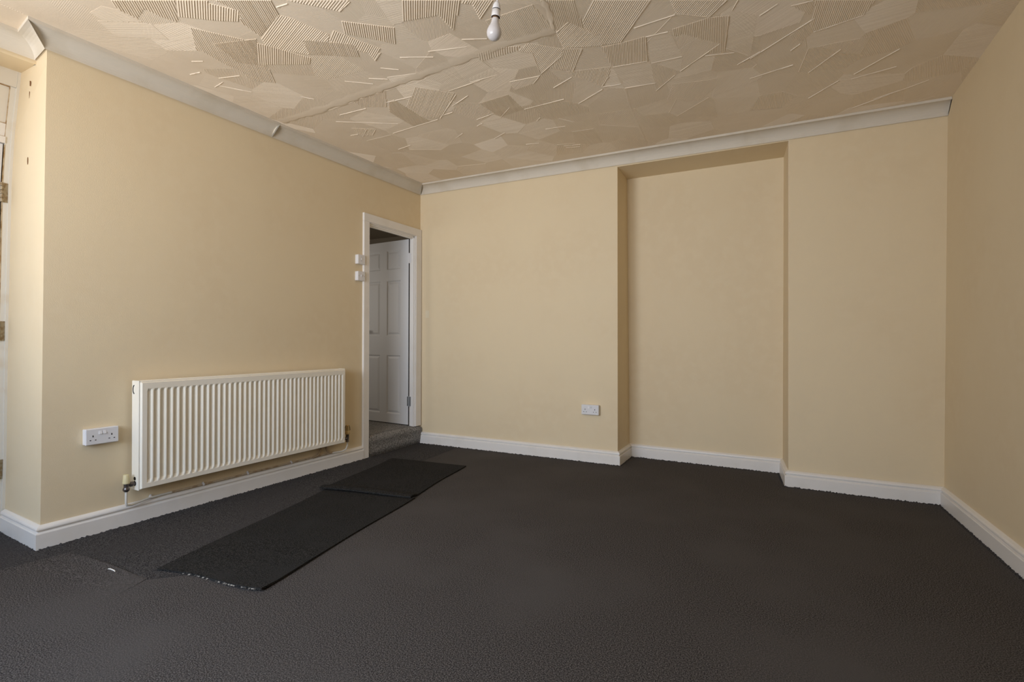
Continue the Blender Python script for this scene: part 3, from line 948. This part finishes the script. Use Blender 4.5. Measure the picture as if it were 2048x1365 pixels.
# ---------------------------------------------------------------- heating pipe along the skirting
hp = tag(empty('heating_pipe', (.02, -1.8, .11)), 'thin painted pipe run along the skirting under the radiator', 'pipe')
PZ = .1165
m2 = MB()
m2.tube([(vx, VY, .1895), (vx, VY, .130), (vx - .004, VY + .006, .116), (vx - .010, VY + .03, .112), (.024, VY + .13, PZ + .001), (.014, VY + .20, PZ),
         (.013, -2.30, PZ)], .0058, 10)
build('pipe_tail', m2, M_PIPE, hp)
m2 = MB()
m2.tube([(wx, WY, .1855), (wx, WY, .160), (wx - .003, WY - .012, .130), (.045, WY - .040, .117), (.028, WY - .085, PZ), (.014, WY - .13, PZ)], .0058, 10)
build('pipe_tail', m2, M_PIPE, hp)
m2 = MB().tube([(.013, -2.30, PZ), (.013, -1.8, PZ), (.013, -1.30, PZ), (.013, -1.12, PZ)], .0058, 10)
tag(build('pipe_run', m2, M_PIPE3, hp), 'grimy middle run of the pipe')
m2 = MB()
for y in (-1.224, -1.172):
    s = -1 if y < -1.2 else 1
    m2.tube([(.016, y, .30), (.016, y, .165), (.016, y + s * .010, .140), (.016, y + s * .035, PZ + .003), (.016, y + s * .075, PZ)], .0075, 10)
tag(build('riser_pipe', m2, M_PIPE2, hp), 'discoloured pipe pair turning up behind the radiator')
for y in (-2.41, -2.117, -1.825, -1.487):
    m2 = MB().box(.003, .021, y - .006, y + .006, .110, .1245, .002)
    m2.box(.008, .014, y - .004, y + .004, .123, .132, .001)
    build('pipe_clip', m2, M_PLASTIC, hp)


# ---------------------------------------------------------------- twin sockets and switches (built facing -y, turned to their wall)
def rocker(mb, x, z, w, h, y, tip):
    a, b = (y - .0045, y - .0005) if tip else (y - .0005, y - .0045)
    v = [(x - w / 2, y + .002, z - h / 2), (x + w / 2, y + .002, z - h / 2), (x + w / 2, y + .002, z + h / 2), (x - w / 2, y + .002, z + h / 2),
         (x - w / 2, b, z - h / 2), (x + w / 2, b, z - h / 2), (x + w / 2, a, z + h / 2), (x - w / 2, a, z + h / 2)]
    mb.add(v, [(0, 1, 2, 3), (4, 5, 6, 7), (0, 1, 5, 4), (1, 2, 6, 5), (2, 3, 7, 6), (3, 0, 4, 7)])


def socket(loc, rz_, label, tips):
    t = tag(empty('twin_socket', loc, rz_), label, 'socket')
    w, h = .146, .081
    build('back_box', MB().box(-w / 2 + .001, w / 2 - .001, -.022, 0, -h / 2 + .001, h / 2 - .001, .003), M_PLASTIC, t, local=True)
    fp = build('face_plate', MB().box(-w / 2, w / 2, -.033, -.0215, -h / 2, h / 2, .0035), M_PLASTIC, t, local=True)
    for cx in (-.041, .041):
        hb = MB()
        hb.box(cx - .0022, cx + .0022, -.0334, -.0320, -.002, .0075)
        hb.box(cx - .0145, cx - .0080, -.0334, -.0320, -.0190, -.0150)
        hb.box(cx + .0080, cx + .0145, -.0334, -.0320, -.0190, -.0150)
        build('pin_holes', hb, M_HOLE, fp, local=True)
    for cx, tip in zip((-.0095, .0095), tips):
        rb_ = MB()
        rocker(rb_, cx, .019, .0125, .0165, -.033, tip)
        build('rocker', rb_, M_PLASTIC, fp, local=True)
    return t


socket((0, -2.6485, .4955), math.pi / 2, 'white double socket on surface box left of the radiator', (False, False))
socket((1.7225, .0125, .4310), 0, 'white double socket low on back wall beside the wall recess', (False, True))


def switch(loc, label, kind):
    t = tag(empty('wall_switch', loc, math.pi / 2), label, 'switch')
    w, h = .0815, .0775
    build('back_box', MB().box(-w / 2 + .001, w / 2 - .001, -.026, 0, -h / 2 + .001, h / 2 - .001, .003), M_PLASTIC, t, local=True)
    fp = build('face_plate', MB().box(-w / 2, w / 2, -.035, -.0255, -h / 2, h / 2, .003), M_PLASTIC, t, local=True)
    r_ = MB()
    if kind == 0:
        rocker(r_, 0, 0.006, .010, .019, -.035, False)
    else:
        rocker(r_, 0, 0, .0115, .021, -.035, True)
    build('rocker', r_, M_PLASTIC, fp, local=True)
    for sx_, sz_ in (((0, .020), (0, -.012)) if kind == 0 else ((-.030, 0), (.030, 0))):
        build('screw', MB().tube([(sx_, -.0358, sz_), (sx_, -.034, sz_)], .0028, 8), M_STEEL, fp, local=True)
    return t


switch((0, -.8225, 1.6505), 'square white switch, upper of the two beside the door frame', 0)
switch((0, -.8235, 1.5140), 'square white switch, lower of the two beside the door frame', 1)

# ---------------------------------------------------------------- pendant light
tilt = .095
axis = Vector((.888, .459, 0))
R = Matrix.Rotation(tilt, 4, Vector((0, 0, 1)).cross(axis))
px, py, pz = 2.0525, -2.2025, 2.2325
pend = empty('pendant_light', (px, py, pz))
pend.matrix_world = Matrix.Translation((px, py, pz)) @ R
tag(pend, 'bare white bulb hanging on a short cord from the ceiling', 'light')


def lm(prof, n=28):
    return MB().lathe(prof, (0, 0, 0), n)


m2 = lm([(0, -.0300), (.008, -.0290), (.016, -.0255), (.0235, -.0190), (.0280, -.0110), (.0300, -.0010), (.0293, .0080), (.0265, .0170),
         (.0225, .0260), (.0185, .0350), (.0160, .0440), (.0148, .0530), (.0140, .0570)], 32)
bulb = build('bulb', m2, M_BULB, pend, local=True)
build('bulb_cap', lm([(.0138, .0540), (.0138, .0722), (0, .0723)]), M_COPPER, bulb, local=True)
m2 = lm([(.0170, .0690), (.0172, .0640), (.0182, .0640), (.0182, .0670), (.0176, .0915), (.0150, .0920)])
hold = build('lamp_holder', m2, M_PLASTIC, pend, local=True)
build('holder_ring', lm([(.0165, .0910), (.0168, .0970)]), M_HOLE, hold, local=True)
build('holder_inside', lm([(.0171, .0645), (.0168, .0720), (0, .0725)]), M_HOLE, hold, local=True)
build('holder_dome', lm([(.0150, .0950), (.0174, .0952), (.0172, .0990), (.0150, .1120), (.0112, .1220), (.0060, .1265), (.0030, .1270)]), M_PLASTIC, hold, local=True)
top_local = R.inverted() @ Vector((.016, .008, zc(px, py) - .022 - pz))
m2 = MB().tube([(0, 0, .1255), (0, 0, .15), tuple(Vector((0, 0, .17)).lerp(top_local, .35)), tuple(top_local)], .0030, 10)
build('cord', m2, M_PLASTIC, pend, local=True)
m2 = MB().lathe([(0, -.026), (.008, -.026), (.012, -.020), (.032, -.016), (.037, -.006), (.037, .004)], (0, 0, 0), 28)
Rq = R.inverted()
off = Rq @ Vector((.016, .008, zc(px, py) - pz))
m2.v = [tuple(Rq @ Vector(p) + off) for p in m2.v]
build('ceiling_rose', m2, M_PLASTIC, pend, local=True)


# ---------------------------------------------------------------- loose carpet runners on the floor
def runner(name, corners, zfun, nx, ny, label, thick, fray):
    """corners a,b (near edge) c,d (far edge), wavy edges"""
    a, b, c, d = [Vector(p) for p in corners]
    top = []
    for j in range(ny + 1):
        t = j / ny
        for i in range(nx + 1):
            s = i / nx
            p = (a * (1 - s) + b * s) * (1 - t) + (d * (1 - s) + c * s) * t
            wob = .006 * math.sin(7 * t + 1.3 * s) * (s - .5) * 2 + (.010 * math.sin(9 * s + .4) * (1 - t) if fray else 0)
            q = Vector((p.x + wob, p.y + (.012 * math.sin(5.5 * s) * (1 - t) if fray else .004 * math.sin(6 * s)), 0))
            top.append((q.x, q.y, zfun(s, t)))
    mb = MB()
    n = nx + 1
    mb.add(top, [(j * n + i, j * n + i + 1, (j + 1) * n + i + 1, (j + 1) * n + i) for j in range(ny) for i in range(nx)], True)
    border = [i for i in range(nx + 1)] + [j * n + nx for j in range(1, ny + 1)] + [ny * n + i for i in range(nx - 1, -1, -1)] + [j * n for j in range(ny - 1, 0, -1)]
    k = len(border)
    cen = Vector((sum(p[0] for p in top) / len(top), sum(p[1] for p in top) / len(top), 0))
    tv = [top[i] for i in border]
    bv = [(x, y, z - thick) for x, y, z in tv]
    mb.add(tv + bv, [(i, (i + 1) % k, k + (i + 1) % k, k + i) for i in range(k)])
    mb.add([(x, y, z - thick) for x, y, z in top], [(j * n + i, j * n + i + 1, (j + 1) * n + i + 1, (j + 1) * n + i) for j in range(ny) for i in range(nx)])
    o = tag(build(name, mb, M_RUNNER, loc=(cen.x, cen.y, 0)), label, 'rug', 'loose dark carpet runners')
    return o, tv


def z_near(s, t):
    return .0088 + .0035 * max(0, math.sin(6.2 * t + .8)) * (.3 + .7 * s) + (.006 * max(0, 1 - t * 14) * (s > .55) * (s - .55) * 2.2)


def z_far(s, t):
    lift = .020 * math.exp(-((t - .045) / .05) ** 2) * (.55 + .45 * math.sin(3.0 * s + .3))
    return .0092 + lift + .009 * max(0, 1 - t / .12)


near, nb = runner('carpet_runner', [(.7306, -2.764, 0), (1.288, -2.675, 0), (1.066, -1.44, 0), (.44, -1.545, 0)], z_near, 22, 46,
                  'near black carpet runner with pale frayed end on the grey carpet', .0085, True)
far_, fb = runner('carpet_runner', [(.415, -1.598, 0), (1.060, -1.478, 0), (.9024, -.594, 0), (.2306, -.663, 0)], z_far, 22, 34,
                  'far black carpet runner lapping over the near one by the doorway step', .0085, False)
# pale frayed backing along the near end
random.seed(11)
e = nb[:23]
for i in range(22):
    for q in range(2):
        if random.random() < (.12 if i < 7 else .55):
            f0, f1 = q / 2, (q + random.uniform(.6, .95)) / 2
            p = Vector(e[i]).lerp(Vector(e[i + 1]), f0)
            r_ = Vector(e[i]).lerp(Vector(e[i + 1]), f1)
            c_ = (p + r_) / 2
            g = random.uniform(.003, .009)
            zt, zb = p.z - .0035, max(.0012, p.z - .0085)
            m2 = MB()
            m2.add([(p.x, p.y + .001, zt), (r_.x, r_.y + .001, zt), (r_.x, r_.y - g * .6, zb + .002), (c_.x, c_.y - g, zb + .001), (p.x, p.y - g * .7, zb + .002),
                    (p.x, p.y + .001, zb), (r_.x, r_.y + .001, zb)],
                   [(0, 1, 2, 3, 4), (5, 4, 3, 2, 6), (0, 4, 5), (1, 6, 2)])
            build('backing_tuft', m2, M_BACKING, near)

# scrap of pale thread on the carpet
m2 = MB().tube([(.553, -2.861, .0085), (.566, -2.8595, .0105), (.580, -2.858, .0095), (.598, -2.8575, .0080), (.606, -2.861, .0070)], [.0016, .0024, .0026, .0022, .0012], 8)
tag(build('thread_scrap', m2, M_SCRAP, loc=(.575, -2.859, 0)), 'tiny white thread scrap lying on the carpet near the runner', 'scrap')

# small square of filler showing paler than the paint
m2 = MB().box(.062, .106, -.0006 + .0045, .006, 1.205, 1.275)
build('filler_patch', m2, mat('paler_touch_up_paint', (.83, .715, .52), .6, .2), wall_back)
